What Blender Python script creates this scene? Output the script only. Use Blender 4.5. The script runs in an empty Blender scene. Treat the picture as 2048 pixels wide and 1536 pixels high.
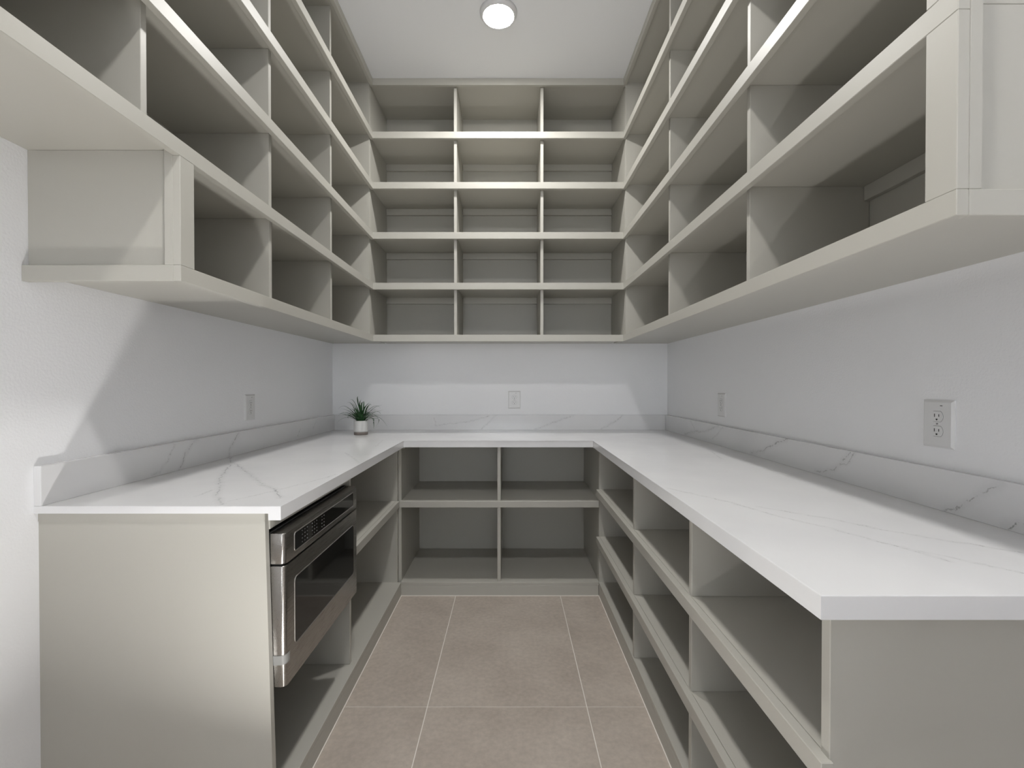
import bpy, bmesh, math, random
from mathutils import Vector

# ------------------------------------------------------------------ camera, world, sun, exposure
scene = bpy.context.scene
COL = scene.collection
cam_data = bpy.data.cameras.new("camera")
cam_data.sensor_fit = 'HORIZONTAL'
cam_data.sensor_width = 36.0
cam_data.lens = 930.0 / 2048.0 * 36.0
cam_data.shift_x = 0.00214
cam_data.shift_y = 0.00441
cam_data.clip_start = 0.02
cam = bpy.data.objects.new("camera", cam_data)
cam.location = (0.0, 0.0, 1.2427)
cam.rotation_euler = (math.pi / 2 - 0.009, 0.0, 0.0)
COL.objects.link(cam)
scene.camera = cam

world = bpy.data.worlds.new("sky")
scene.world = world
world.use_nodes = True
bg = world.node_tree.nodes["Background"]
bg.inputs["Color"].default_value = (0.93, 0.965, 1.0, 1.0)
bg.inputs["Strength"].default_value = 8.5

LAMP = 385.0            # emission of the ceiling lamp lenses
STANDIN_LAMP = 350.0       # emission of the lamp added on the aisle floor
scene.view_settings.view_transform = 'Standard'
scene.view_settings.look = 'None'
scene.view_settings.exposure = -0.09
scene.view_settings.gamma = 1.0
scene.view_settings.use_curve_mapping = False
scene.cycles.use_light_tree = False
scene.cycles.max_bounces = 9
scene.cycles.diffuse_bounces = 7
scene.cycles.sample_clamp_indirect = 0.0
scene.cycles.use_denoising = True
scene.cycles.denoiser = 'OPENIMAGEDENOISE'
scene.cycles.denoising_input_passes = 'RGB_ALBEDO_NORMAL'
scene.cycles.denoising_prefilter = 'ACCURATE'


# ------------------------------------------------------------------ measures (metres)
XWL, XWR, YW, YREAR = -1.2822, 1.1401, 3.364, -6.0
CEIL = 3.1688
XUL, XUR, YU = -0.8633, 0.7162, 2.9428
U = [1.5562, 1.8843, 2.2034, 2.5186, 2.8351]      # tops of the five nosings
NOSE, TH, NT = 0.042, 0.019, 0.020
TOPU = 3.143
CT = 0.9144
CCL, CCR, CYB, CYL, CYR = -0.6169, 0.4837, 2.7024, 1.2493, 0.7197
XBL, XBR, YB = -0.640, 0.5234, 2.7206
S0, SM, SA, SB = 0.0804, 0.5578, 0.6274, 0.3499

# ------------------------------------------------------------------ materials
def new_mat(name):
    m = bpy.data.materials.new(name)
    m.use_nodes = True
    nt = m.node_tree
    return m, nt, nt.nodes["Principled BSDF"]

def noise_bump(nt, bsdf, scale, strength, dist, detail=3.0):
    tc = nt.nodes.new("ShaderNodeNewGeometry")
    n = nt.nodes.new("ShaderNodeTexNoise")
    n.inputs["Scale"].default_value = scale
    n.inputs["Detail"].default_value = detail
    nt.links.new(tc.outputs["Position"], n.inputs["Vector"])
    b = nt.nodes.new("ShaderNodeBump")
    b.inputs["Strength"].default_value = strength
    b.inputs["Distance"].default_value = dist
    nt.links.new(n.outputs["Fac"], b.inputs["Height"])
    nt.links.new(b.outputs["Normal"], bsdf.inputs["Normal"])
    return n

def plain(name, col, rough, metal=0.0, spec=0.5, bump=None):
    m, nt, b = new_mat(name)
    b.inputs["Base Color"].default_value = (*col, 1)
    b.inputs["Roughness"].default_value = rough
    b.inputs["Metallic"].default_value = metal
    b.inputs["Specular IOR Level"].default_value = spec
    if bump:
        noise_bump(nt, b, *bump)
    return m

M_PAINT = plain("greige_cabinet_paint", (0.462, 0.449, 0.405), 0.42, bump=(260.0, 0.10, 0.0006))
M_BACK = plain("greige_painted_wall", (0.44, 0.428, 0.386), 0.42, bump=(170.0, 0.35, 0.0012))
M_WALL = plain("white_wall_paint", (0.855, 0.86, 0.875), 0.62, bump=(150.0, 0.5, 0.0014))
M_CEIL = plain("white_ceiling_paint", (0.81, 0.82, 0.84), 0.75, bump=(120.0, 0.30, 0.0012))
M_PLASTIC = plain("white_plastic", (0.72, 0.72, 0.72), 0.30)
M_SLOT = plain("dark_slot", (0.02, 0.02, 0.02), 0.6)
M_BLACKGLASS = plain("black_glass", (0.005, 0.005, 0.005), 0.05, spec=0.3)
M_BLACK = plain("black_enamel", (0.012, 0.012, 0.012), 0.45)
M_MARK = plain("grey_printed_marks", (0.22, 0.22, 0.22), 0.5)
M_CERAMIC = plain("white_glazed_ceramic", (0.62, 0.62, 0.61), 0.35, bump=(90.0, 0.1, 0.001))
M_BAND = plain("raw_brown_clay", (0.17, 0.145, 0.13), 0.7)
M_SOIL = plain("dark_soil", (0.02, 0.016, 0.012), 0.9)
M_TAPE = plain("frosted_tape", (0.27, 0.27, 0.26), 0.5)
M_GROUT = plain("pale_grout", (0.80, 0.76, 0.71), 0.85)
M_RING = plain("white_lamp_ring", (0.7, 0.7, 0.71), 0.4)

def make_steel():
    m, nt, b = new_mat("brushed_stainless_steel")
    b.inputs["Base Color"].default_value = (0.36, 0.345, 0.325, 1)
    b.inputs["Metallic"].default_value = 1.0
    b.inputs["Roughness"].default_value = 0.27
    g = nt.nodes.new("ShaderNodeNewGeometry")
    mp = nt.nodes.new("ShaderNodeMapping")
    mp.inputs["Scale"].default_value = (900.0, 12.0, 900.0)
    nt.links.new(g.outputs["Position"], mp.inputs["Vector"])
    n = nt.nodes.new("ShaderNodeTexNoise")
    n.inputs["Scale"].default_value = 1.0
    n.inputs["Detail"].default_value = 2.0
    nt.links.new(mp.outputs["Vector"], n.inputs["Vector"])
    r = nt.nodes.new("ShaderNodeMapRange")
    r.inputs["To Min"].default_value = 0.22
    r.inputs["To Max"].default_value = 0.36
    nt.links.new(n.outputs["Fac"], r.inputs["Value"])
    nt.links.new(r.outputs["Result"], b.inputs["Roughness"])
    return m
M_STEEL = make_steel()

def make_leaf():
    m, nt, b = new_mat("dark_green_leaf")
    g = nt.nodes.new("ShaderNodeNewGeometry")
    n = nt.nodes.new("ShaderNodeTexNoise")
    n.inputs["Scale"].default_value = 60.0
    nt.links.new(g.outputs["Position"], n.inputs["Vector"])
    cr = nt.nodes.new("ShaderNodeValToRGB")
    cr.color_ramp.elements[0].color = (0.010, 0.035, 0.012, 1)
    cr.color_ramp.elements[0].position = 0.35
    cr.color_ramp.elements[1].color = (0.035, 0.12, 0.035, 1)
    cr.color_ramp.elements[1].position = 0.7
    nt.links.new(n.outputs["Fac"], cr.inputs["Fac"])
    nt.links.new(cr.outputs["Color"], b.inputs["Base Color"])
    b.inputs["Roughness"].default_value = 0.45
    return m
M_LEAF = make_leaf()

def make_tile():
    m, nt, b = new_mat("taupe_porcelain_tile")
    g = nt.nodes.new("ShaderNodeNewGeometry")
    oi = nt.nodes.new("ShaderNodeObjectInfo")
    add = nt.nodes.new("ShaderNodeVectorMath"); add.operation = 'MULTIPLY_ADD'
    comb = nt.nodes.new("ShaderNodeCombineXYZ")
    for k in ("X", "Y", "Z"):
        nt.links.new(oi.outputs["Random"], comb.inputs[k])
    add.inputs[1].default_value = (40.0, 40.0, 40.0)
    nt.links.new(comb.outputs["Vector"], add.inputs[0])
    nt.links.new(g.outputs["Position"], add.inputs[2])
    n1 = nt.nodes.new("ShaderNodeTexNoise")
    n1.inputs["Scale"].default_value = 4.0
    n1.inputs["Detail"].default_value = 6.0
    n1.inputs["Roughness"].default_value = 0.65
    nt.links.new(add.outputs["Vector"], n1.inputs["Vector"])
    cr = nt.nodes.new("ShaderNodeValToRGB")
    cr.color_ramp.elements[0].position = 0.3
    cr.color_ramp.elements[0].color = (0.40, 0.345, 0.295, 1)
    cr.color_ramp.elements[1].position = 0.72
    cr.color_ramp.elements[1].color = (0.51, 0.452, 0.395, 1)
    nt.links.new(n1.outputs["Fac"], cr.inputs["Fac"])
    n2 = nt.nodes.new("ShaderNodeTexNoise")
    n2.inputs["Scale"].default_value = 55.0
    n2.inputs["Detail"].default_value = 4.0
    nt.links.new(add.outputs["Vector"], n2.inputs["Vector"])
    mr = nt.nodes.new("ShaderNodeMapRange")
    mr.inputs["From Min"].default_value = 0.3; mr.inputs["From Max"].default_value = 0.7
    mr.inputs["To Min"].default_value = 0.92; mr.inputs["To Max"].default_value = 1.08
    nt.links.new(n2.outputs["Fac"], mr.inputs["Value"])
    mul = nt.nodes.new("ShaderNodeVectorMath"); mul.operation = 'SCALE'
    nt.links.new(cr.outputs["Color"], mul.inputs[0])
    nt.links.new(mr.outputs["Result"], mul.inputs["Scale"])
    nt.links.new(mul.outputs["Vector"], b.inputs["Base Color"])
    b.inputs["Roughness"].default_value = 0.55
    return m
M_TILE = make_tile()

# quartz: each vein is a thin polyline on the slab, wobbled by noise
def segment_group():
    ng = bpy.data.node_groups.new("vein_segment", 'ShaderNodeTree')
    ng.interface.new_socket("P", in_out='INPUT', socket_type='NodeSocketVector')
    ng.interface.new_socket("A", in_out='INPUT', socket_type='NodeSocketVector')
    ng.interface.new_socket("B", in_out='INPUT', socket_type='NodeSocketVector')
    ng.interface.new_socket("W", in_out='INPUT', socket_type='NodeSocketFloat')
    ng.interface.new_socket("D", in_out='OUTPUT', socket_type='NodeSocketFloat')
    gi = ng.nodes.new("NodeGroupInput"); go = ng.nodes.new("NodeGroupOutput")
    def vm(op):
        n = ng.nodes.new("ShaderNodeVectorMath"); n.operation = op; return n
    def fm(op):
        n = ng.nodes.new("ShaderNodeMath"); n.operation = op; return n
    L = ng.links.new
    pa = vm('SUBTRACT'); L(gi.outputs["P"], pa.inputs[0]); L(gi.outputs["A"], pa.inputs[1])
    ba = vm('SUBTRACT'); L(gi.outputs["B"], ba.inputs[0]); L(gi.outputs["A"], ba.inputs[1])
    d1 = vm('DOT_PRODUCT'); L(pa.outputs[0], d1.inputs[0]); L(ba.outputs[0], d1.inputs[1])
    d2 = vm('DOT_PRODUCT'); L(ba.outputs[0], d2.inputs[0]); L(ba.outputs[0], d2.inputs[1])
    q = fm('DIVIDE'); q.use_clamp = True
    L(d1.outputs["Value"], q.inputs[0]); L(d2.outputs["Value"], q.inputs[1])
    sc = vm('SCALE'); L(ba.outputs[0], sc.inputs[0]); L(q.outputs[0], sc.inputs["Scale"])
    df = vm('DISTANCE'); L(pa.outputs[0], df.inputs[0]); L(sc.outputs[0], df.inputs[1])
    dv = fm('DIVIDE'); L(df.outputs["Value"], dv.inputs[0]); L(gi.outputs["W"], dv.inputs[1])
    L(dv.outputs[0], go.inputs["D"])
    return ng
SEG = segment_group()

def make_quartz(name, veins):
    m, nt, b = new_mat(name)
    L = nt.links.new
    g = nt.nodes.new("ShaderNodeNewGeometry")
    nz = nt.nodes.new("ShaderNodeTexNoise")
    nz.inputs["Scale"].default_value = 26.0
    nz.inputs["Detail"].default_value = 5.0
    nz.inputs["Roughness"].default_value = 0.7
    L(g.outputs["Position"], nz.inputs["Vector"])
    sub = nt.nodes.new("ShaderNodeVectorMath"); sub.operation = 'SUBTRACT'
    sub.inputs[1].default_value = (0.5, 0.5, 0.5)
    L(nz.outputs["Color"], sub.inputs[0])
    ma = nt.nodes.new("ShaderNodeVectorMath"); ma.operation = 'MULTIPLY_ADD'
    ma.inputs[1].default_value = (0.035, 0.035, 0.035)
    L(sub.outputs[0], ma.inputs[0]); L(g.outputs["Position"], ma.inputs[2])
    last = None
    for w, pts in veins:
        for a, c in zip(pts[:-1], pts[1:]):
            s = nt.nodes.new("ShaderNodeGroup"); s.node_tree = SEG
            L(ma.outputs[0], s.inputs["P"])
            s.inputs["A"].default_value = a
            s.inputs["B"].default_value = c
            s.inputs["W"].default_value = w
            if last is None:
                last = s.outputs["D"]
            else:
                mn = nt.nodes.new("ShaderNodeMath"); mn.operation = 'MINIMUM'
                L(last, mn.inputs[0]); L(s.outputs["D"], mn.inputs[1])
                last = mn.outputs[0]
    # core of the vein, broken up along its length, plus a faint halo
    core = nt.nodes.new("ShaderNodeMapRange"); core.interpolation_type = 'SMOOTHSTEP'
    core.inputs["From Min"].default_value = 0.0006; core.inputs["From Max"].default_value = 0.0030
    core.inputs["To Min"].default_value = 0.62; core.inputs["To Max"].default_value = 0.0
    L(last, core.inputs["Value"])
    halo = nt.nodes.new("ShaderNodeMapRange"); halo.interpolation_type = 'SMOOTHSTEP'
    halo.inputs["From Min"].default_value = 0.0; halo.inputs["From Max"].default_value = 0.02
    halo.inputs["To Min"].default_value = 0.10; halo.inputs["To Max"].default_value = 0.0
    L(last, halo.inputs["Value"])
    brk = nt.nodes.new("ShaderNodeTexNoise")
    brk.inputs["Scale"].default_value = 14.0; brk.inputs["Detail"].default_value = 3.0
    L(g.outputs["Position"], brk.inputs["Vector"])
    bm_ = nt.nodes.new("ShaderNodeMapRange")
    bm_.inputs["From Min"].default_value = 0.35; bm_.inputs["From Max"].default_value = 0.6
    bm_.inputs["To Min"].default_value = 0.35; bm_.inputs["To Max"].default_value = 1.0
    L(brk.outputs["Fac"], bm_.inputs["Value"])
    mu = nt.nodes.new("ShaderNodeMath"); mu.operation = 'MULTIPLY'
    L(core.outputs[0], mu.inputs[0]); L(bm_.outputs[0], mu.inputs[1])
    ad = nt.nodes.new("ShaderNodeMath"); ad.operation = 'ADD'; ad.use_clamp = True
    L(mu.outputs[0], ad.inputs[0]); L(halo.outputs[0], ad.inputs[1])
    cloud = nt.nodes.new("ShaderNodeTexNoise")
    cloud.inputs["Scale"].default_value = 3.5; cloud.inputs["Detail"].default_value = 4.0
    L(g.outputs["Position"], cloud.inputs["Vector"])
    cr = nt.nodes.new("ShaderNodeValToRGB")
    cr.color_ramp.elements[0].position = 0.3
    cr.color_ramp.elements[0].color = (0.72, 0.72, 0.73, 1)
    cr.color_ramp.elements[1].position = 0.6
    cr.color_ramp.elements[1].color = (0.765, 0.765, 0.77, 1)
    L(cloud.outputs["Fac"], cr.inputs["Fac"])
    mix = nt.nodes.new("ShaderNodeMix"); mix.data_type = 'RGBA'
    L(ad.outputs[0], mix.inputs["Factor"])
    L(cr.outputs["Color"], mix.inputs[6])
    mix.inputs[7].default_value = (0.20, 0.20, 0.20, 1)
    L(mix.outputs[2], b.inputs["Base Color"])
    b.inputs["Roughness"].default_value = 0.16
    return m

V_SPLASH_LEFT = [
 (1.0, [(-1.2622, 1.8804, 1.0194), (-1.2622, 1.8447, 1.0037), (-1.2622, 1.8074, 0.9735), (-1.2622, 1.774, 0.9134)]),
 (1.0, [(-1.2622, 2.1613, 1.0163), (-1.2622, 2.0951, 0.9555), (-1.2622, 2.087, 0.9136)]),
 (0.5, [(-1.2622, 1.7484, 1.0153), (-1.2622, 1.7122, 0.9637), (-1.2622, 1.6775, 0.9259), (-1.2622, 1.6375, 0.9211)]),
 (0.5, [(-1.2622, 3.0263, 1.0039), (-1.2622, 2.9797, 0.9562)]), (0.5, [(-1.2622, 2.8018, 0.9733), (-1.2622, 2.7618, 0.9355)])]
V_SLAB = [
 (1.0, [(-1.2500, 2.08, CT), (-1.1248, 1.8664, CT), (-1.0832, 1.7688, CT), (-0.9963, 1.5929, CT), (-0.9365, 1.5024, CT), (-0.8726, 1.3828, CT), (-0.7863, 1.2675, CT)]),
 (0.9, [(-1.1396, 1.9254, CT), (-0.9701, 1.7188, CT), (-0.8049, 1.5136, CT), (-0.7365, 1.4556, CT), (-0.6667, 1.3431, CT)]),
 (0.5, [(-0.786, 1.3056, CT), (-0.7273, 1.4283, CT), (-0.6717, 1.5682, CT), (-0.631, 1.6902, CT)]),
 (0.5, [(-0.9211, 1.3642, CT), (-0.9253, 1.4418, CT)]), (0.5, [(-0.7937, 2.2366, CT), (-0.6252, 1.9377, CT)]),
 (0.4, [(-0.7066, 2.4528, CT), (-0.7508, 2.7395, CT)]),
 (0.6, [(0.5017, 1.4648, CT), (0.6189, 1.2836, CT), (0.6638, 1.161, CT), (0.7294, 1.0597, CT), (0.7783, 0.9502, CT), (0.818, 0.8612, CT)]),
 (0.6, [(0.6656, 1.2416, CT), (0.7811, 1.1349, CT), (0.8422, 1.0451, CT), (0.917, 0.9746, CT), (1.0009, 0.9022, CT)]),
 (0.5, [(0.7899, 0.9385, CT), (0.8924, 0.8041, CT)]), (0.5, [(0.9883, 2.287, CT), (0.933, 2.0417, CT)])]
V_SPLASH_BACK = [
 (0.7, [(0.4547, 3.344, 1.0202), (0.3166, 3.344, 0.9695), (0.1777, 3.344, 0.914)]),
 (0.7, [(0.8162, 3.344, 1.0256), (0.7714, 3.344, 0.9824), (0.6585, 3.344, 0.9248)]),
 (0.6, [(-0.1008, 3.344, 1.0202), (-0.1516, 3.344, 0.9695), (-0.2084, 3.344, 0.9187)]),
 (0.5, [(-0.5437, 3.344, 1.0004), (-0.5312, 3.344, 0.9443), (-0.4556, 3.344, 0.9572), (-0.2901, 3.344, 0.9752), (-0.1515, 3.344, 1.0148)])]
V_SPLASH_RIGHT = [
 (0.9, [(1.1201, 2.9788, 0.9242), (1.1201, 2.8131, 0.9601), (1.1201, 2.7077, 0.9649), (1.1201, 2.4909, 1.0201)]),
 (0.5, [(1.1201, 2.8806, 1.0185), (1.1201, 2.7799, 0.9455)]), (0.5, [(1.1201, 2.4412, 1.0185), (1.1201, 2.567, 0.9378)]),
 (1.0, [(1.1201, 1.867, 1.0256), (1.1201, 1.9619, 0.9928), (1.1201, 2.0586, 0.9478), (1.1201, 2.1567, 0.9238)]),
 (1.0, [(1.1201, 1.5291, 1.0199), (1.1201, 1.5727, 0.9751), (1.1201, 1.6065, 0.948), (1.1201, 1.6955, 0.9207)]),
 (0.6, [(1.1201, 1.507, 1.0231), (1.1201, 1.5424, 0.9797), (1.1201, 1.5822, 0.9661)]),
 (1.0, [(1.1201, 1.0563, 1.0204), (1.1201, 1.1173, 0.9726), (1.1201, 1.1581, 0.9365), (1.1201, 1.194, 0.9193)]),
 (1.2, [(1.1201, 0.98, 0.945), (1.1201, 1.0103, 0.9417), (1.1201, 1.0416, 0.92)])]
M_SLAB = make_quartz("white_veined_quartz", V_SLAB)
M_SPL = make_quartz("white_veined_quartz_splash_a", V_SPLASH_LEFT)
M_SPB = make_quartz("white_veined_quartz_splash_b", V_SPLASH_BACK)
M_SPR = make_quartz("white_veined_quartz_splash_c", V_SPLASH_RIGHT)

def make_lens(name, strength):
    m, nt, b = new_mat(name)
    b.inputs["Base Color"].default_value = (0.8, 0.8, 0.8, 1)
    b.inputs["Emission Color"].default_value = (1.0, 0.985, 0.96, 1)
    b.inputs["Emission Strength"].default_value = strength
    return m
M_LENS = make_lens("lit_lamp_lens", LAMP)
M_STANDIN_LENS = make_lens("lit_standin_lamp_lens", STANDIN_LAMP)

# ------------------------------------------------------------------ builders
def world_loc(o):
    v = Vector((0, 0, 0))
    while o is not None:
        v += Vector(o.location)
        o = o.parent
    return v

def tag(o, label=None, cat=None, group=None, kind=None):
    if label: o["label"] = label
    if cat: o["category"] = cat
    if group: o["group"] = group
    if kind: o["kind"] = kind
    return o

def empty(name, loc, label, cat, group=None):
    o = bpy.data.objects.new(name, None)
    o.empty_display_size = 0.1
    o.location = loc
    COL.objects.link(o)
    return tag(o, label, cat, group)

def add_box(bm, x0, x1, y0, y1, z0, z1):
    vs = [bm.verts.new((x, y, z)) for z in (z0, z1) for x, y in ((x0, y0), (x1, y0), (x1, y1), (x0, y1))]
    for f in ((3, 2, 1, 0), (4, 5, 6, 7), (0, 1, 5, 4), (1, 2, 6, 5), (2, 3, 7, 6), (3, 0, 4, 7)):
        bm.faces.new([vs[i] for i in f])
    return vs

def link_mesh(name, bm, mat, parent, center, smooth=False):
    me = bpy.data.meshes.new(name)
    bm.normal_update()
    bm.to_mesh(me)
    bm.free()
    if smooth:
        for p in me.polygons:
            p.use_smooth = True
    me.materials.append(mat)
    o = bpy.data.objects.new(name, me)
    COL.objects.link(o)
    if parent is not None:
        o.parent = parent
        o.location = Vector(center) - world_loc(parent)
    else:
        o.location = center
    return o

def box(name, x0, x1, y0, y1, z0, z1, mat, parent=None, bevel=0.0, seg=1):
    x0, x1 = min(x0, x1), max(x0, x1)
    y0, y1 = min(y0, y1), max(y0, y1)
    z0, z1 = min(z0, z1), max(z0, z1)
    c = Vector(((x0 + x1) / 2, (y0 + y1) / 2, (z0 + z1) / 2))
    bm = bmesh.new()
    add_box(bm, x0 - c.x, x1 - c.x, y0 - c.y, y1 - c.y, z0 - c.z, z1 - c.z)
    if bevel > 0:
        bmesh.ops.bevel(bm, geom=list(bm.edges), offset=bevel, segments=seg, affect='EDGES', profile=0.5)
    return link_mesh(name, bm, mat, parent, c)

def hexa(name, pts, mat, parent):
    """eight corners: bottom four counter-clockwise, then the top four"""
    c = sum((Vector(p) for p in pts), Vector()) / 8
    bm = bmesh.new()
    vs = [bm.verts.new(Vector(p) - c) for p in pts]
    for f in ((3, 2, 1, 0), (4, 5, 6, 7), (0, 1, 5, 4), (1, 2, 6, 5), (2, 3, 7, 6), (3, 0, 4, 7)):
        bm.faces.new([vs[i] for i in f])
    return link_mesh(name, bm, mat, parent, c)

def lathe(name, prof, n, mat, parent, center, smooth=True):
    """prof: list of (r, z) relative to center"""
    bm = bmesh.new()
    rings = []
    for r, z in prof:
        if r < 1e-6:
            rings.append([bm.verts.new((0, 0, z))])
        else:
            rings.append([bm.verts.new((r * math.cos(2 * math.pi * i / n), r * math.sin(2 * math.pi * i / n), z)) for i in range(n)])
    for a, b in zip(rings[:-1], rings[1:]):
        for i in range(n):
            j = (i + 1) % n
            if len(a) == 1 and len(b) == 1:
                continue
            if len(a) == 1:
                bm.faces.new((a[0], b[j], b[i]))
            elif len(b) == 1:
                bm.faces.new((a[i], a[j], b[0]))
            else:
                bm.faces.new((a[i], a[j], b[j], b[i]))
    bmesh.ops.recalc_face_normals(bm, faces=list(bm.faces))
    return link_mesh(name, bm, mat, parent, center, smooth)

# ------------------------------------------------------------------ setting
floor = tag(box("floor", XWL - 0.1, XWR + 0.1, YREAR - 0.1, YW + 0.1, -0.12, -0.0015, M_GROUT), kind="structure")
tag(box("wall_left", XWL - 0.1, XWL, YREAR - 0.1, YW + 0.1, -0.0015, CEIL, M_WALL), kind="structure")
tag(box("wall_right", XWR, XWR + 0.1, YREAR - 0.1, YW + 0.1, -0.0015, CEIL, M_WALL), kind="structure")
tag(box("wall_back", XWL, XWR, YW, YW + 0.1, -0.0015, CEIL, M_WALL), kind="structure")
def frame_boxes(bm, x0, x1, y0, y1, z0, z1, hole, axis):
    """a slab with one rectangular opening; axis 'Z': hole = x0, x1, y0, y1; axis 'Y': hole = x0, x1, z0, z1"""
    hx0, hx1, h0, h1 = hole
    if axis == 'Z':
        add_box(bm, x0, hx0, y0, y1, z0, z1); add_box(bm, hx1, x1, y0, y1, z0, z1)
        add_box(bm, hx0, hx1, y0, h0, z0, z1); add_box(bm, hx0, hx1, h1, y1, z0, z1)
    else:
        add_box(bm, x0, hx0, y0, y1, z0, z1); add_box(bm, hx1, x1, y0, y1, z0, z1)
        add_box(bm, hx0, hx1, y0, y1, z0, h0); add_box(bm, hx0, hx1, y0, y1, h1, z1)
tag(box("ceiling", XWL - 0.1, XWR + 0.1, YREAR - 0.1, YW + 0.1, CEIL, CEIL + 0.1, M_CEIL), kind="structure")
# wall at the end of the hall, with its window
WIN = (-1.05, 0.91, 0.85, 2.35)
bm = bmesh.new()
frame_boxes(bm, XWL, XWR, YREAR - 0.1, YREAR, -0.0015, CEIL, WIN, 'Y')
tag(link_mesh("wall_rear", bm, M_WALL, None, (0, 0, 0)), kind="structure")
bm = bmesh.new()
frame_boxes(bm, WIN[0] - 0.06, WIN[1] + 0.06, YREAR, YREAR + 0.015, WIN[2] - 0.06, WIN[3] + 0.06, WIN, 'Y')
add_box(bm, -0.095, -0.045, YREAR - 0.06, YREAR - 0.02, WIN[2], WIN[3])
tag(link_mesh("window_1", bm, M_PLASTIC, None, (0, 0, 0)), kind="structure")

# half-height blockers added behind the camera to keep hall light off the end panels
for nm, x0, x1 in (("light_blocker_left", XWL, -0.60), ("light_blocker_right", 0.42, XWR)):
    h = tag(box(nm, x0, x1, -0.42, -0.30, 0.0, 1.06, M_WALL), kind="structure")
    box("cap", x0, x1, -0.435, -0.285, 1.06, 1.085, M_PLASTIC, h, 0.002)

# floor tiles, 0.615 x 1.22 with a 3 mm joint
gx = [-0.318 + 0.615 * k for k in range(-2, 4)]
gy = [1.782 + 1.22 * k for k in range(-7, 3)]
J = 0.0018
for i in range(len(gx) - 1):
    for j in range(len(gy) - 1):
        x0, x1 = max(gx[i] + J, XWL), min(gx[i + 1] - J, XWR)
        y0, y1 = max(gy[j] + J, YREAR), min(gy[j + 1] - J, YW)
        if x1 - x0 > 0.01 and y1 - y0 > 0.01:
            box("tile", x0, x1, y0, y1, -0.0012, 0.0, M_TILE, floor, 0.0004)

# bead of pale sealant where the kick boards meet the tiles
bm = bmesh.new()
add_box(bm, XBL, XBR, YB - 0.003, YB, 0.0, 0.003)
add_box(bm, XBR - 0.003, XBR, 0.778, YB - 0.003, 0.0, 0.003)
add_box(bm, -0.638, -0.635, 1.282, YB - 0.003, 0.0, 0.003)
link_mesh("sealant_bead", bm, M_GROUT, floor, (0, 0, 0))

# ------------------------------------------------------------------ upper shelving
BV = 0.0012

def side_unit(s, label, xf, xw, row_bays, dividers_by_row, y_near_by_level, extras):
    """s = -1 for the unit on the left wall, +1 on the right; a = depth behind the front plane"""
    D = abs(xw - xf)
    def X(a):
        return xf + s * a
    y_far = YU
    root = empty("shelving_unit", ((xf + xw) / 2, (y_near_by_level[1] + y_far) / 2, U[0] - NOSE), label, "shelving")
    def B(name, a0, a1, y0, y1, z0, z1, mat=M_PAINT, parent=root, bev=BV):
        return box(name, X(a0), X(a1), y0, y1, z0, z1, mat, parent, bev)
    for k, u in enumerate(U):
        yn = y_near_by_level[k]
        sh = B("shelf", NT, D, yn + 0.018, y_far, u - TH, u, bev=0.0006)
        B("nosing", 0, NT, yn, y_far, u - NOSE, u, parent=sh)
    B("top_board", NT, D, y_near_by_level[1], y_far, TOPU, TOPU + TH, bev=0.0)
    B("fascia", 0, NT, y_near_by_level[1], y_far, 3.1265, CEIL)
    ztop = U[1:] + [TOPU + TH]
    for r in range(5):
        z0, z1 = U[r], ztop[r] - TH
        for y in dividers_by_row[r]:
            B("divider", 0.04, D - 0.006, y - TH, y, z0, z1)
        for (y0, y1) in row_bays[r]:
            B("back_panel", D - 0.006, D, y0, y1, z0, z1, M_BACK, bev=0.0)
            if r < 4:
                B("cleat", D - 0.025, D - 0.006, y0 + 0.001, y1 - 0.001, z1 - 0.046, z1)
    extras(B, D)
    return root

# left unit: the lowest row stops short, the rows above run on towards the camera
d1, d2, d3 = 1.164, 1.7695, 2.368
YF = YU
NEARL = 0.52
YUL = 1.2227
def bays(cuts):
    return [(cuts[i], cuts[i + 1] - TH) for i in range(len(cuts) - 1)]
rows_l = [[(YUL + 0.037, d2 - TH), (d2, d3 - TH), (d3, YF)]] + [[(NEARL + TH, d1 - TH), (d1, d2 - TH), (d2, d3 - TH), (d3, YF)]] * 4
div_l = [[d2, d3]] + [[d1, d2, d3]] * 4
def extras_l(B, D):
    z0, z1 = U[0], U[1] - TH
    # open end of the lowest row: recessed panel, stile and rail facing the camera
    B("end_panel", NT, D, YUL + 0.018, YUL + 0.037, z0, z1)
    B("end_rail", NT, D, YUL, YUL + 0.018, U[0] - NOSE, U[0])
    B("end_stile", NT, 0.043, YUL, YUL + 0.018, U[0], z1)
    B("stile", 0, NT, YUL, 1.277, U[0], U[1] - NOSE)
    for r in range(1, 5):
        zt = (U[r + 1] - NOSE) if r < 4 else 3.1265
        B("end_panel", NT, D, NEARL, NEARL + 0.0175, U[r], (U[r + 1] if r < 4 else TOPU + TH) - TH)
        B("stile", 0, NT, NEARL, NEARL + 0.055, U[r], zt)
side_unit(-1, "greige open wall shelving on the left wall, its lowest row ending in a framed panel", XUL, XWL,
          rows_l, div_l, [YUL, NEARL, NEARL, NEARL, NEARL], extras_l)

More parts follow.
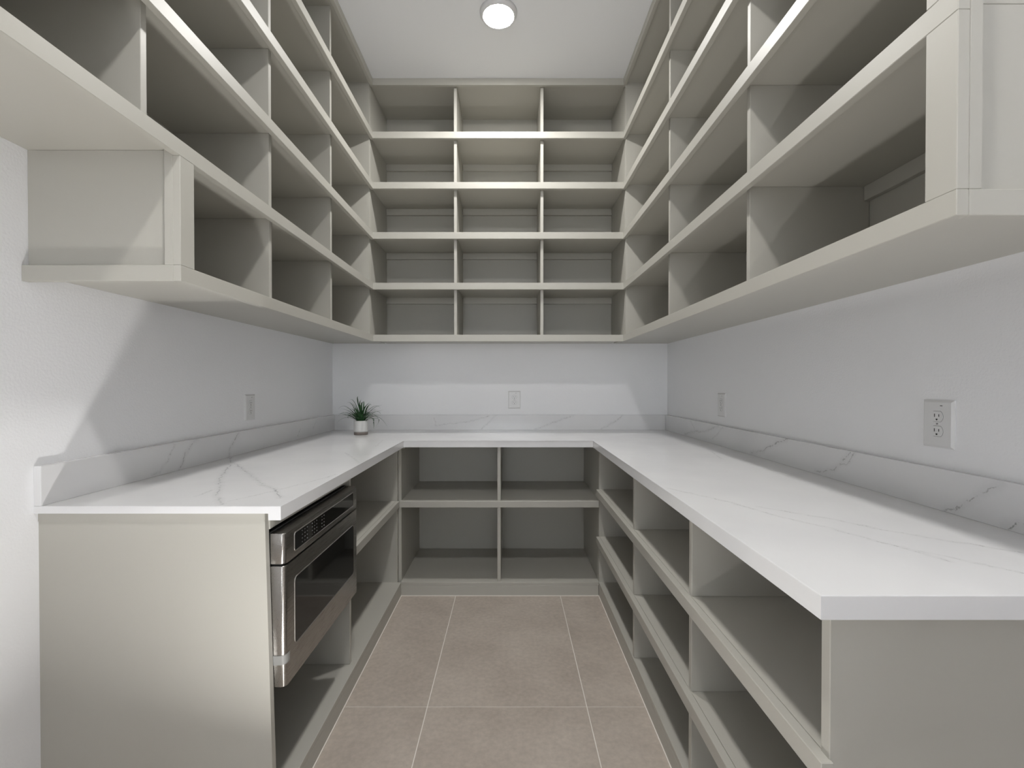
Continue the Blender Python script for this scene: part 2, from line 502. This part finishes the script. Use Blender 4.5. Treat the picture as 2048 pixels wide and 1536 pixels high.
# right unit
e1, e2 = 2.222, 1.4896
YUR = 0.7481
rows_r = [[(YUR + 0.037, e2 - TH), (e2, e1 - TH), (e1, YF)]] * 5
div_r = [[e2, e1]] * 5
def extras_r(B, D):
    B("end_rail", NT, D, YUR, YUR + 0.018, U[0] - NOSE, U[0])
    for r in range(5):
        zt = (U[r + 1] - NOSE) if r < 4 else 3.1265
        zb = (U[r + 1] if r < 4 else TOPU + TH) - TH
        B("stile", 0, NT, YUR, 0.806, U[r], zt)
        B("end_panel", NT, D, YUR + 0.018, YUR + 0.037, U[r], zb)
    B("end_stile", NT, 0.041, YUR, YUR + 0.018, U[0], 3.15)
side_unit(+1, "greige open wall shelving on the right wall, above the near outlet", XUR, XWR,
          rows_r, div_r, [YUR] * 5, extras_r)

# back unit
root = empty("shelving_unit", ((XUL + XUR) / 2, (YU + YW) / 2, U[0] - NOSE),
             "greige open wall shelving on the back wall, three cubbies wide above the plant and outlet", "shelving")
PXL, PXR = -0.885, 0.731
bx_div = [-0.347, 0.205]
for k, u in enumerate(U):
    sh = box("shelf", PXL, PXR, YU + NT, YW, u - TH, u, M_PAINT, root, 0.0006)
    box("nosing", XUL - NT, XUR + NT, YU, YU + NT, u - NOSE, u, M_PAINT, sh, BV)
    if k == 0:      # closes the blind corners from below
        box("corner_board", XWL, PXL - TH, YU, YW, u - TH, u, M_PAINT, root)
        box("corner_board", PXR + TH, XWR, YU, YW, u - TH, u, M_PAINT, root)
box("top_board", PXL, PXR, YU + NT, YW, TOPU, TOPU + TH, M_PAINT, root)
box("fascia", XUL - NT, XUR + NT, YU, YU + NT, 3.1265, CEIL, M_PAINT, root, BV)
for x0, x1 in ((PXL - TH, PXL), (PXR, PXR + TH)):
    box("side_panel", x0, x1, YU + TH + 0.0015, YW, U[0], TOPU + TH, M_PAINT, root, 0.0008)
for x0, x1 in ((XWL, PXL - 0.0005), (PXR + 0.0005, XWR)):
    box("corner_panel", x0, x1, YU + 0.0005, YU + TH, U[0], TOPU + TH, M_PAINT, root, 0.0008)
ztop = U[1:] + [TOPU + TH]
for r in range(5):
    z0, z1 = U[r], ztop[r] - TH
    for x in bx_div:
        box("divider", x - TH / 2, x + TH / 2, YU + NT + 0.012, YW - 0.006, z0, z1, M_PAINT, root, BV)
    cuts = [PXL] + bx_div + [PXR]
    for i in range(3):
        x0 = cuts[i] + (TH / 2 if i else 0)
        x1 = cuts[i + 1] - (TH / 2 if i < 2 else 0)
        box("back_panel", x0, x1, YW - 0.006, YW, z0, z1, M_BACK, root)
        if r < 4:
            box("cleat", x0 + 0.001, x1 - 0.001, YW - 0.025, YW - 0.006, z1 - 0.046, z1, M_PAINT, root, BV)

# ------------------------------------------------------------------ base shelving
ZC = CT - 0.020 - 0.0005        # underside of the slab
# back
root = empty("base_shelving_unit", (-0.06, (YB + YW) / 2, 0), "greige open base shelving of four cubbies facing the aisle, under the back counter", "shelving")
YBB = 3.285
box("bottom_shelf", XBL, XBR, YB + 0.001, YBB, S0 - TH, S0, M_PAINT, root, BV)
box("kick_board", XBL, XBR - 0.002, YB, YB + 0.018, 0.0, S0 - TH - 0.0005, M_PAINT, root, BV)
sh = box("shelf", XBL, XBR, YB + NT, YBB, SM - TH, SM, M_PAINT, root, 0.0006)
box("nosing", XBL - 0.008, XBR, YB, YB + NT, SM - 0.038, SM, M_PAINT, sh, BV)
for x0, x1 in ((XBL - TH, XBL), (XBR, XBR + TH)):
    box("side_panel", x0, x1, YB + 0.0205, YBB, 0, ZC, M_PAINT, root, 0.0008)
for z0, z1 in ((S0, SM - TH), (SM, ZC)):
    box("divider", -0.0735, -0.0535, YB + 0.014, YBB, z0, z1, M_PAINT, root, BV)
    box("back_panel", XBL, -0.0735, YBB, YBB + 0.008, z0, z1, M_BACK, root)
    box("back_panel", -0.0535, XBR, YBB, YBB + 0.008, z0, z1, M_BACK, root)
for x0, x1 in ((XBL, XBL + 0.02), (XBR - 0.02, XBR)):
    box("cleat", x0, x1, YB + 0.021, YB + 0.06, ZC - 0.03, ZC, M_PAINT, root, BV)

# right
root = empty("base_shelving_unit", (0.83, 1.74, 0), "greige open base shelving with three rows of cubbies, along the right wall", "shelving")
NA = 0.5059
RY0, RY1 = 0.756, YB - 0.001
XRB = XWR
box("end_panel", XBR, XRB, RY0, RY0 + 0.0215, 0, ZC, M_PAINT, root, BV)
box("far_panel", XBR + 0.0005, XRB, YB, YB + TH, 0, ZC, M_PAINT, root, BV)
r_div = [1.363, 1.985]
y_lo = RY0 + 0.022
for k, zt in enumerate((SB, SA)):
    sh = box("shelf", XBR + 0.0035, XRB, y_lo, YB, zt - TH, zt, M_PAINT, root, 0.0006)
    box("nosing", NA, XBR + 0.003, RY0 - 0.006, YB - 0.002, zt - 0.038, zt, M_PAINT, sh, BV)
box("bottom_shelf", XBR, XRB, y_lo, YB, S0 - TH, S0, M_PAINT, root, BV)
box("kick_board", XBR, XBR + 0.018, y_lo, YB, 0, S0 - TH - 0.0005, M_PAINT, root, BV)
for z0, z1 in ((S0, SB - TH), (SB, SA - TH), (SA, ZC)):
    for y in r_div:
        box("divider", XBR + 0.004, XRB - 0.008, y - 0.02, y, z0, z1, M_PAINT, root, BV)
    cuts = [y_lo] + r_div + [YB]
    for i in range(3):
        box("back_panel", XRB - 0.008, XRB, cuts[i], cuts[i + 1] - (0.02 if i < 2 else 0), z0, z1, M_BACK, root)

# left, with the bay for the microwave drawer
root = empty("base_shelving_unit", (-0.96, 1.99, 0), "greige open base shelving around the microwave drawer, with a solid end panel", "shelving")
hexa("end_panel", [(XWL, 1.262, 0), (-0.644, 1.262, 0), (-0.644, 1.281, 0), (XWL, 1.281, 0),
                   (XWL, 1.262, ZC), (-0.667, 1.262, ZC), (-0.667, 1.281, ZC), (XWL, 1.281, ZC)], M_PAINT, root)
box("top_strip", XWL, -0.668, 1.2606, 1.262, ZC - 0.024, ZC, M_PAINT, root)
LY = 1.92
box("divider", XWL + 0.008, -0.664, LY, LY + TH, S0, ZC, M_PAINT, root, BV)
box("far_panel", XWL, XBL - TH - 0.0005, YB, YB + TH, 0, ZC, M_PAINT, root, BV)
box("filler", -0.682, -0.663, 1.2815, LY - 0.0005, 0.842, ZC, M_PAINT, root, BV)
box("bottom_shelf", XWL, -0.638, 1.2815, YB, S0 - TH, S0, M_PAINT, root, BV)
box("kick_board", -0.656, -0.638, 1.2815, YB - 0.001, 0, S0 - TH - 0.0005, M_PAINT, root, BV)
sh = box("shelf", XWL, -0.6685, LY + TH, YB, SM - TH, SM, M_PAINT, root, 0.0006)
box("nosing", -0.668, -0.648, LY + TH, YB - 0.0005, SM - 0.038, SM, M_PAINT, sh, BV)
box("back_panel", XWL, XWL + 0.008, 1.2815, LY, S0, ZC, M_BACK, root)
box("back_panel", XWL, XWL + 0.008, LY + TH, YB, S0, SM - TH, M_BACK, root)
box("back_panel", XWL, XWL + 0.008, LY + TH, YB, SM, ZC, M_BACK, root)

# ------------------------------------------------------------------ countertop
root = empty("countertop", (-0.07, 2.4, CT - 0.02), "white veined quartz countertop in a U shape with low backsplashes", "countertop")
bm = bmesh.new()
outline = [(XWL, CYL), (CCL, CYL), (CCL, CYB), (CCR, CYB), (CCR, CYR), (XWR, CYR), (XWR, YW), (XWL, YW)]
o0 = Vector((-0.07, 2.4, CT - 0.01))
lo = [bm.verts.new((x - o0.x, y - o0.y, -0.01)) for x, y in outline]
hi = [bm.verts.new((x - o0.x, y - o0.y, 0.01)) for x, y in outline]
n = len(outline)
bm.faces.new(list(reversed(lo)))
bm.faces.new(hi)
for i in range(n):
    bm.faces.new((lo[i], lo[(i + 1) % n], hi[(i + 1) % n], hi[i]))
bm.edges.ensure_lookup_table()
top_edges = [e for e in bm.edges if all(v.co.z > 0.005 for v in e.verts)]
bmesh.ops.bevel(bm, geom=top_edges, offset=0.0016, segments=2, affect='EDGES', profile=0.5)
AP = 0.034
z0, z1 = -0.028, -0.010
def ap(x0, x1, y0, y1):
    add_box(bm, x0 - o0.x, x1 - o0.x, y0 - o0.y, y1 - o0.y, z0, z1)
ap(CCL - AP, CCL, CYL, CYB + AP)
ap(CCL, CCR, CYB, CYB + AP * 0.5)
ap(CCR, CCR + AP, CYR, CYB + AP * 0.5)
ap(CCR + AP, XWR, CYR, CYR + AP)
link_mesh("slab", bm, M_SLAB, root, o0)
BT = CT + 0.1079
box("backsplash", XWL, XWL + 0.02, CYL, YW, CT, BT, M_SPL, root, 0.001)
box("backsplash", XWL + 0.0205, XWR - 0.0205, YW - 0.02, YW, CT, BT, M_SPB, root, 0.001)
box("backsplash", XWR - 0.02, XWR, CYR, YW, CT, BT, M_SPR, root, 0.001)

# ------------------------------------------------------------------ microwave drawer
MX = -0.622
MY0, MY1 = 1.284, 1.891
root = empty("microwave_drawer", (-0.9, (MY0 + MY1) / 2, 0.40), "stainless steel microwave drawer with black glass, built in under the left counter", "microwave")
box("body", -1.22, MX - 0.042, MY0 + 0.004, MY1 - 0.004, 0.41, 0.832, M_BLACK, root, 0.002)

def front_block(name, z0, z1, parent):
    """steel front, its two upright outer edges rounded"""
    x0, x1, r = MX - 0.041, MX, 0.013
    prof = [(x0, MY0)]
    for i in range(7):
        a = -math.pi / 2 + (math.pi / 2) * i / 6
        prof.append((x1 - r + r * math.cos(a), MY0 + r + r * math.sin(a)))
    for i in range(7):
        a = (math.pi / 2) * i / 6
        prof.append((x1 - r + r * math.cos(a), MY1 - r + r * math.sin(a)))
    prof.append((x0, MY1))
    c = Vector(((x0 + x1) / 2, (MY0 + MY1) / 2, (z0 + z1) / 2))
    bm = bmesh.new()
    lo = [bm.verts.new((x - c.x, y - c.y, z0 - c.z)) for x, y in prof]
    hi = [bm.verts.new((x - c.x, y - c.y, z1 - c.z)) for x, y in prof]
    m = len(prof)
    bm.faces.new(list(reversed(lo))); bm.faces.new(hi)
    side = []
    for i in range(m):
        side.append(bm.faces.new((lo[i], lo[(i + 1) % m], hi[(i + 1) % m], hi[i])))
    bm.edges.ensure_lookup_table()
    rim = [e for e in bm.edges if abs(e.verts[0].co.z - e.verts[1].co.z) < 1e-6]
    bmesh.ops.bevel(bm, geom=rim, offset=0.0012, segments=1, affect='EDGES')
    o = link_mesh(name, bm, M_STEEL, parent, c, True)
    o.data.set_sharp_from_angle(angle=math.radians(35))
    return o

ctrl = front_block("control_panel", 0.7440, 0.8286, root)
drawer = front_block("drawer_front", 0.4010, 0.7375, root)
box("gap_strip", MX - 0.040, MX - 0.012, MY0 + 0.006, MY1 - 0.006, 0.7377, 0.7438, M_BLACK, root)

def glass_pane(name, y0, y1, z0, z1, parent, r=0.008):
    """black glass pane with rounded corners and a slim steel lip around it"""
    def rr(y0, y1, z0, z1, r):
        out = []
        for cy, cz, a0 in ((y1 - r, z1 - r, 0), (y0 + r, z1 - r, 90), (y0 + r, z0 + r, 180), (y1 - r, z0 + r, 270)):
            for i in range(5):
                a = math.radians(a0 + 90 * i / 4)
                out.append((cy + r * math.cos(a), cz + r * math.sin(a)))
        return out
    c = Vector((MX, (y0 + y1) / 2, (z0 + z1) / 2))
    inner = rr(y0, y1, z0, z1, r)
    outer = rr(y0 - 0.003, y1 + 0.003, z0 - 0.003, z1 + 0.003, r + 0.003)
    bm = bmesh.new()
    a = [bm.verts.new((0.0002, y - c.y, z - c.z)) for y, z in inner]
    b = [bm.verts.new((0.0010, y - c.y, z - c.z)) for y, z in inner]
    bm.faces.new(b)
    m = len(a)
    for i in range(m):
        bm.faces.new((a[i], a[(i + 1) % m], b[(i + 1) % m], b[i]))
    bmesh.ops.recalc_face_normals(bm, faces=list(bm.faces))
    g = link_mesh(name, bm, M_BLACKGLASS, parent, c)
    bm = bmesh.new()
    p = [bm.verts.new((0.0002, y - c.y, z - c.z)) for y, z in outer]
    q = [bm.verts.new((0.0026, y - c.y, z - c.z)) for y, z in [((yo + yi) / 2, (zo + zi) / 2) for (yo, zo), (yi, zi) in zip(outer, inner)]]
    s = [bm.verts.new((0.0010, y - c.y, z - c.z)) for y, z in inner]
    for i in range(m):
        j = (i + 1) % m
        bm.faces.new((p[i], p[j], q[j], q[i]))
        bm.faces.new((q[i], q[j], s[j], s[i]))
    bmesh.ops.recalc_face_normals(bm, faces=list(bm.faces))
    link_mesh("lip", bm, M_STEEL, parent, c)
    return g

glass_pane("display_glass", 1.338, 1.838, 0.763, 0.813, ctrl, 0.006)
glass_pane("window_glass", 1.338, 1.842, 0.494, 0.684, drawer, 0.012)
# printed keypad on the display glass
rng = random.Random(3)
bm = bmesh.new()
c = Vector((MX + 0.0011, 1.5, 0.788))
for gy0, cols in ((1.385, 3), (1.455, 3), (1.53, 2)):
    for i in range(cols):
        for j in range(4):
            y = gy0 + 0.017 * i
            z = 0.771 + 0.0112 * j
            add_box(bm, 0, 0.0003, y - c.y, y + rng.uniform(0.003, 0.007) - c.y, z - c.z, z + rng.uniform(0.0012, 0.0028) - c.z)
tag(link_mesh("keypad_print", bm, M_MARK, ctrl, c), kind="stuff")
# strip of shipping tape folded around the lower near corner
bm = bmesh.new()
r = 0.0137
path = [(MX - 0.040, MY0 - 0.0007)]
for i in range(7):
    a = -math.pi / 2 + (math.pi / 2) * i / 6
    path.append((MX - 0.013 + r * math.cos(a), MY0 + 0.013 + r * math.sin(a)))
path.append((MX + 0.0007, MY0 + 0.022))
c = Vector((MX - 0.02, MY0, 0.476))
va = [bm.verts.new((x - c.x, y - c.y, -0.0135 + 0.003 * (i / 8))) for i, (x, y) in enumerate(path)]
vb = [bm.verts.new((x - c.x, y - c.y, 0.0125 + 0.004 * (i / 8))) for i, (x, y) in enumerate(path)]
for i in range(len(path) - 1):
    bm.faces.new((va[i], va[i + 1], vb[i + 1], vb[i]))
tag(link_mesh("tape_strip", bm, M_TAPE, drawer, c, True), "frosted strip of tape around the lower corner")
box("side_trim", MX - 0.0455, MX - 0.0415, MY0 - 0.0005, MY0 + 0.003, 0.392, 0.738, M_STEEL, drawer, 0.0008)

# ------------------------------------------------------------------ electrical outlets
def outlet(pos, face, label):
    """face: 'L' plate looks +X, 'R' looks -X, 'B' looks -Y"""
    root = empty("electrical_outlet", pos, label, "outlet", "outlets above the counter")
    rot = {'L': math.pi / 2, 'R': -math.pi / 2, 'B': 0.0}[face]     # local -Y is the front
    root.rotation_euler = (0, 0, rot)
    def part(name, bm, mat, parent, off=(0, 0, 0)):
        me = bpy.data.meshes.new(name)
        bm.normal_update(); bm.to_mesh(me); bm.free()
        me.materials.append(mat)
        o = bpy.data.objects.new(name, me)
        COL.objects.link(o)
        o.parent = parent
        o.location = off
        return o
    W, H = 0.0885, 0.126
    bm = bmesh.new()
    lo = [bm.verts.new((x, 0, z)) for x, z in ((-W/2, -H/2), (W/2, -H/2), (W/2, H/2), (-W/2, H/2))]
    mi = [bm.verts.new((x, -0.003, z)) for x, z in ((-W/2, -H/2), (W/2, -H/2), (W/2, H/2), (-W/2, H/2))]
    b = 0.006
    hi = [bm.verts.new((x, -0.007, z)) for x, z in ((-W/2+b, -H/2+b), (W/2-b, -H/2+b), (W/2-b, H/2-b), (-W/2+b, H/2-b))]
    for i in range(4):
        j = (i + 1) % 4
        bm.faces.new((lo[i], lo[j], mi[j], mi[i])); bm.faces.new((mi[i], mi[j], hi[j], hi[i]))
    bm.faces.new(hi)
    bm.faces.new(list(reversed(lo)))
    bmesh.ops.recalc_face_normals(bm, faces=list(bm.faces))
    plate = part("cover_plate", bm, M_PLASTIC, root)
    for cz in (0.0195, -0.0195):
        # rounded receptacle face with flattened top and bottom, standing in a shallow dark reveal
        def shape(r, h):
            pts = []
            for i in range(28):
                a = 2 * math.pi * i / 28
                pts.append((r * math.cos(a), max(-h, min(h, r * math.sin(a)))))
            return pts
        bm = bmesh.new()
        bm.faces.new([bm.verts.new((x, -0.0072, z)) for x, z in shape(0.0178, 0.0146)])
        bmesh.ops.recalc_face_normals(bm, faces=list(bm.faces))
        rv = part("reveal", bm, M_MARK, plate, (0, 0, cz))
        bm = bmesh.new()
        a_ = [bm.verts.new((x, -0.0070, z)) for x, z in shape(0.0170, 0.0138)]
        b_ = [bm.verts.new((x, -0.0085, z)) for x, z in shape(0.0168, 0.0136)]
        bm.faces.new(b_)
        for i in range(28):
            bm.faces.new((a_[i], a_[(i + 1) % 28], b_[(i + 1) % 28], b_[i]))
        bmesh.ops.recalc_face_normals(bm, faces=list(bm.faces))
        rc = part("receptacle", bm, M_PLASTIC, root, (0, 0, cz))
        for x, h in ((-0.0063, 0.0042), (0.0063, 0.0034)):
            bm = bmesh.new()
            add_box(bm, x - 0.0010, x + 0.0010, -0.0088, -0.0080, 0.0028 - h, 0.0028 + h)
            part("slot", bm, M_SLOT, rc)
        bm = bmesh.new()
        pts = [(0.0024 * math.cos(math.pi * i / 8), -0.0078 - 0.0026 * math.sin(math.pi * i / 8)) for i in range(9)]
        pts = [(-0.0024, -0.0058), (0.0024, -0.0058)] + pts
        fr = [bm.verts.new((x, -0.0088, z)) for x, z in pts]
        bk = [bm.verts.new((x, -0.0080, z)) for x, z in pts]
        bm.faces.new(fr)
        for i in range(len(pts)):
            j = (i + 1) % len(pts)
            bm.faces.new((bk[i], bk[j], fr[j], fr[i]))
        bmesh.ops.recalc_face_normals(bm, faces=list(bm.faces))
        part("ground_slot", bm, M_SLOT, rc)
    bm = bmesh.new()
    bmesh.ops.create_cone(bm, cap_ends=True, segments=12, radius1=0.0022, radius2=0.0022, depth=0.002)
    bmesh.ops.rotate(bm, verts=bm.verts, cent=(0, 0, 0), matrix=__import__('mathutils').Matrix.Rotation(math.pi / 2, 3, 'X'))
    part("screw", bm, M_MARK, root, (0, -0.0072, 0))
    bm = bmesh.new()
    add_box(bm, 0.008, 0.0145, -0.0074, -0.0068, 0.0475, 0.0492)
    part("indicator", bm, M_SLOT, root)

outlet((XWL, 2.287, 1.130), 'L', "white duplex outlet on the left wall, behind the counter above the microwave drawer")
outlet((0.033, YW, 1.131), 'B', "white duplex outlet centred on the back wall, right of the plant")
outlet((XWR, 2.495, 1.132), 'R', "white duplex outlet on the right wall, the one near the back corner")
outlet((XWR, 1.232, 1.138), 'R', "white duplex outlet on the right wall, the large one nearest the camera")

# ------------------------------------------------------------------ ceiling lamps
def ceiling_lamp(y, label):
    root = empty("ceiling_light", (-0.0586, y, CEIL - 0.03), label, "ceiling light", "round ceiling lights along the aisle")
    c = (-0.0586, y, CEIL)
    lathe("trim_ring", [(0.0785, -0.0225), (0.082, -0.024), (0.090, -0.0205), (0.0955, -0.012), (0.097, 0.0), (0.0, 0.0)], 48, M_RING, root, c)
    lathe("lens", [(0.0, -0.0285), (0.05, -0.027), (0.0785, -0.0222)], 24, M_LENS, root, c)
ceiling_lamp(2.4252, "round white ceiling light, lit, above the aisle near the back shelving")
ceiling_lamp(0.40, "round white ceiling light, lit, overhead just in front of the camera")

# ------------------------------------------------------------------ added floor lamp, its body made up, standing in for an unseen low source
WL = Vector((-0.43, 0.71, 0.0))
root = empty("standin_floor_lamp", WL, "added flat round black lamp on the floor tiles, standing in for an unseen low source", "stand-in lamp")
lathe("housing", [(0.0, 0.008), (0.070, 0.008), (0.080, 0.014), (0.084, 0.100), (0.081, 0.104), (0.077, 0.102), (0.075, 0.052), (0.0, 0.050)], 40, M_BLACK, root, WL)
lathe("lens", [(0.0, 0.058), (0.072, 0.057)], 16, M_STANDIN_LENS, root, WL)
for i in range(4):
    a = math.pi / 4 + i * math.pi / 2
    lathe("foot", [(0.0, 0.0), (0.010, 0.0), (0.010, 0.009), (0.0, 0.009)], 12, M_SLOT, root, WL + Vector((0.055 * math.cos(a), 0.055 * math.sin(a), 0.0)))
for dx in (-0.03, 0.018):
    box("handle_arm", WL.x + dx, WL.x + dx + 0.012, WL.y - 0.112, WL.y - 0.078, 0.030, 0.042, M_BLACK, root, 0.003)
box("handle_grip", WL.x - 0.03, WL.x + 0.03, WL.y - 0.124, WL.y - 0.112, 0.028, 0.044, M_BLACK, root, 0.003)

# ------------------------------------------------------------------ potted plant
PC = Vector((-0.973, 3.037, CT))
root = empty("potted_plant", PC, "small spiky green plant in a white pot with brown foot, on the counter corner", "plant")
pot = lathe("pot", [(0.040, 0.019), (0.0445, 0.0192), (0.0452, 0.030), (0.0455, 0.088), (0.0450, 0.0925), (0.0425, 0.0925), (0.0410, 0.084), (0.0405, 0.05)], 40, M_CERAMIC, root, PC)
lathe("foot_band", [(0.0, 0.0), (0.042, 0.0), (0.0436, 0.0015), (0.0442, 0.019), (0.040, 0.0193)], 40, M_BAND, pot, PC)
lathe("soil", [(0.0, 0.083), (0.0412, 0.081)], 24, M_SOIL, pot, PC)

rng = random.Random(7)
K = 0.000234
def pt(zx, zz, dy):
    return Vector(((zx - 805) * K, dy, (1265 - zz) * K))
def leaf(p0, p1, p2, w):
    N = 9
    bm = bmesh.new()
    rows = []
    for i in range(N + 1):
        t = i / N
        p = p0 * (1 - t) ** 2 + p1 * 2 * t * (1 - t) + p2 * t * t
        d = ((p1 - p0) * (1 - t) + (p2 - p1) * t).normalized()
        side = d.cross(Vector((0, 0, 1)))
        if side.length < 0.2:
            side = d.cross(Vector((0, 1, 0)))
        side.normalize()
        up = side.cross(d).normalized()
        ww = w * (0.75 + 0.5 * t if t < 0.35 else 0.925 * (1 - ((t - 0.35) / 0.65) ** 1.8) + 0.03)
        rows.append([bm.verts.new(p - side * ww + up * ww * 0.35), bm.verts.new(p), bm.verts.new(p + side * ww + up * ww * 0.35)])
    for a, b in zip(rows[:-1], rows[1:]):
        for k in range(2):
            bm.faces.new((a[k], a[k + 1], b[k + 1], b[k]))
    link_mesh("leaf", bm, M_LEAF, root, PC, True)
arcs = [((430, 430), (200, 560)), ((430, 590), (215, 770)), ((440, 740), (195, 935)), ((580, 380), (420, 395)), ((640, 320), (515, 300)),
        ((730, 330), (772, 190)), ((755, 400), (850, 290)), ((850, 350), (970, 410)), ((980, 410), (1150, 440)), ((1130, 440), (1340, 540)),
        ((1080, 580), (1230, 595)), ((1230, 590), (1410, 685)), ((1240, 690), (1560, 1090)), ((1130, 740), (1165, 1110)), ((1330, 770), (1210, 1050)),
        ((1200, 680), (1290, 870)), ((450, 720), (445, 850)), ((560, 540), (450, 540)), ((1190, 760), (1180, 960)), ((880, 450), (882, 330))]
for (c_, e_) in arcs:
    dy = rng.uniform(-0.05, 0.03)
    b0 = Vector((rng.uniform(-0.02, 0.02), rng.uniform(-0.02, 0.02), 0.083))
    m_, e3 = pt(c_[0], c_[1], dy * 0.6), pt(e_[0], e_[1], dy)
    leaf(b0, m_ + (m_ - (b0 + e3) * 0.5) * 0.55, e3, 0.0046)
for i in range(58):
    az = i * 2.39996 + rng.uniform(-0.3, 0.3)
    el = rng.uniform(0.35, 1.45)
    ln = rng.uniform(0.075, 0.15)
    b0 = Vector((0.026 * math.cos(az) * rng.random(), 0.026 * math.sin(az) * rng.random(), 0.083))
    dxy = Vector((math.cos(az), math.sin(az), 0))
    m_ = b0 + dxy * (ln * 0.5 * math.cos(el)) + Vector((0, 0, ln * 0.75 * math.sin(el) + 0.01))
    e_ = b0 + dxy * (ln * (math.cos(el) + 0.25)) + Vector((0, 0, ln * math.sin(el) * 0.9))
    e_.z = max(e_.z, 0.09)
    leaf(b0, m_, e_, rng.uniform(0.004, 0.0062))
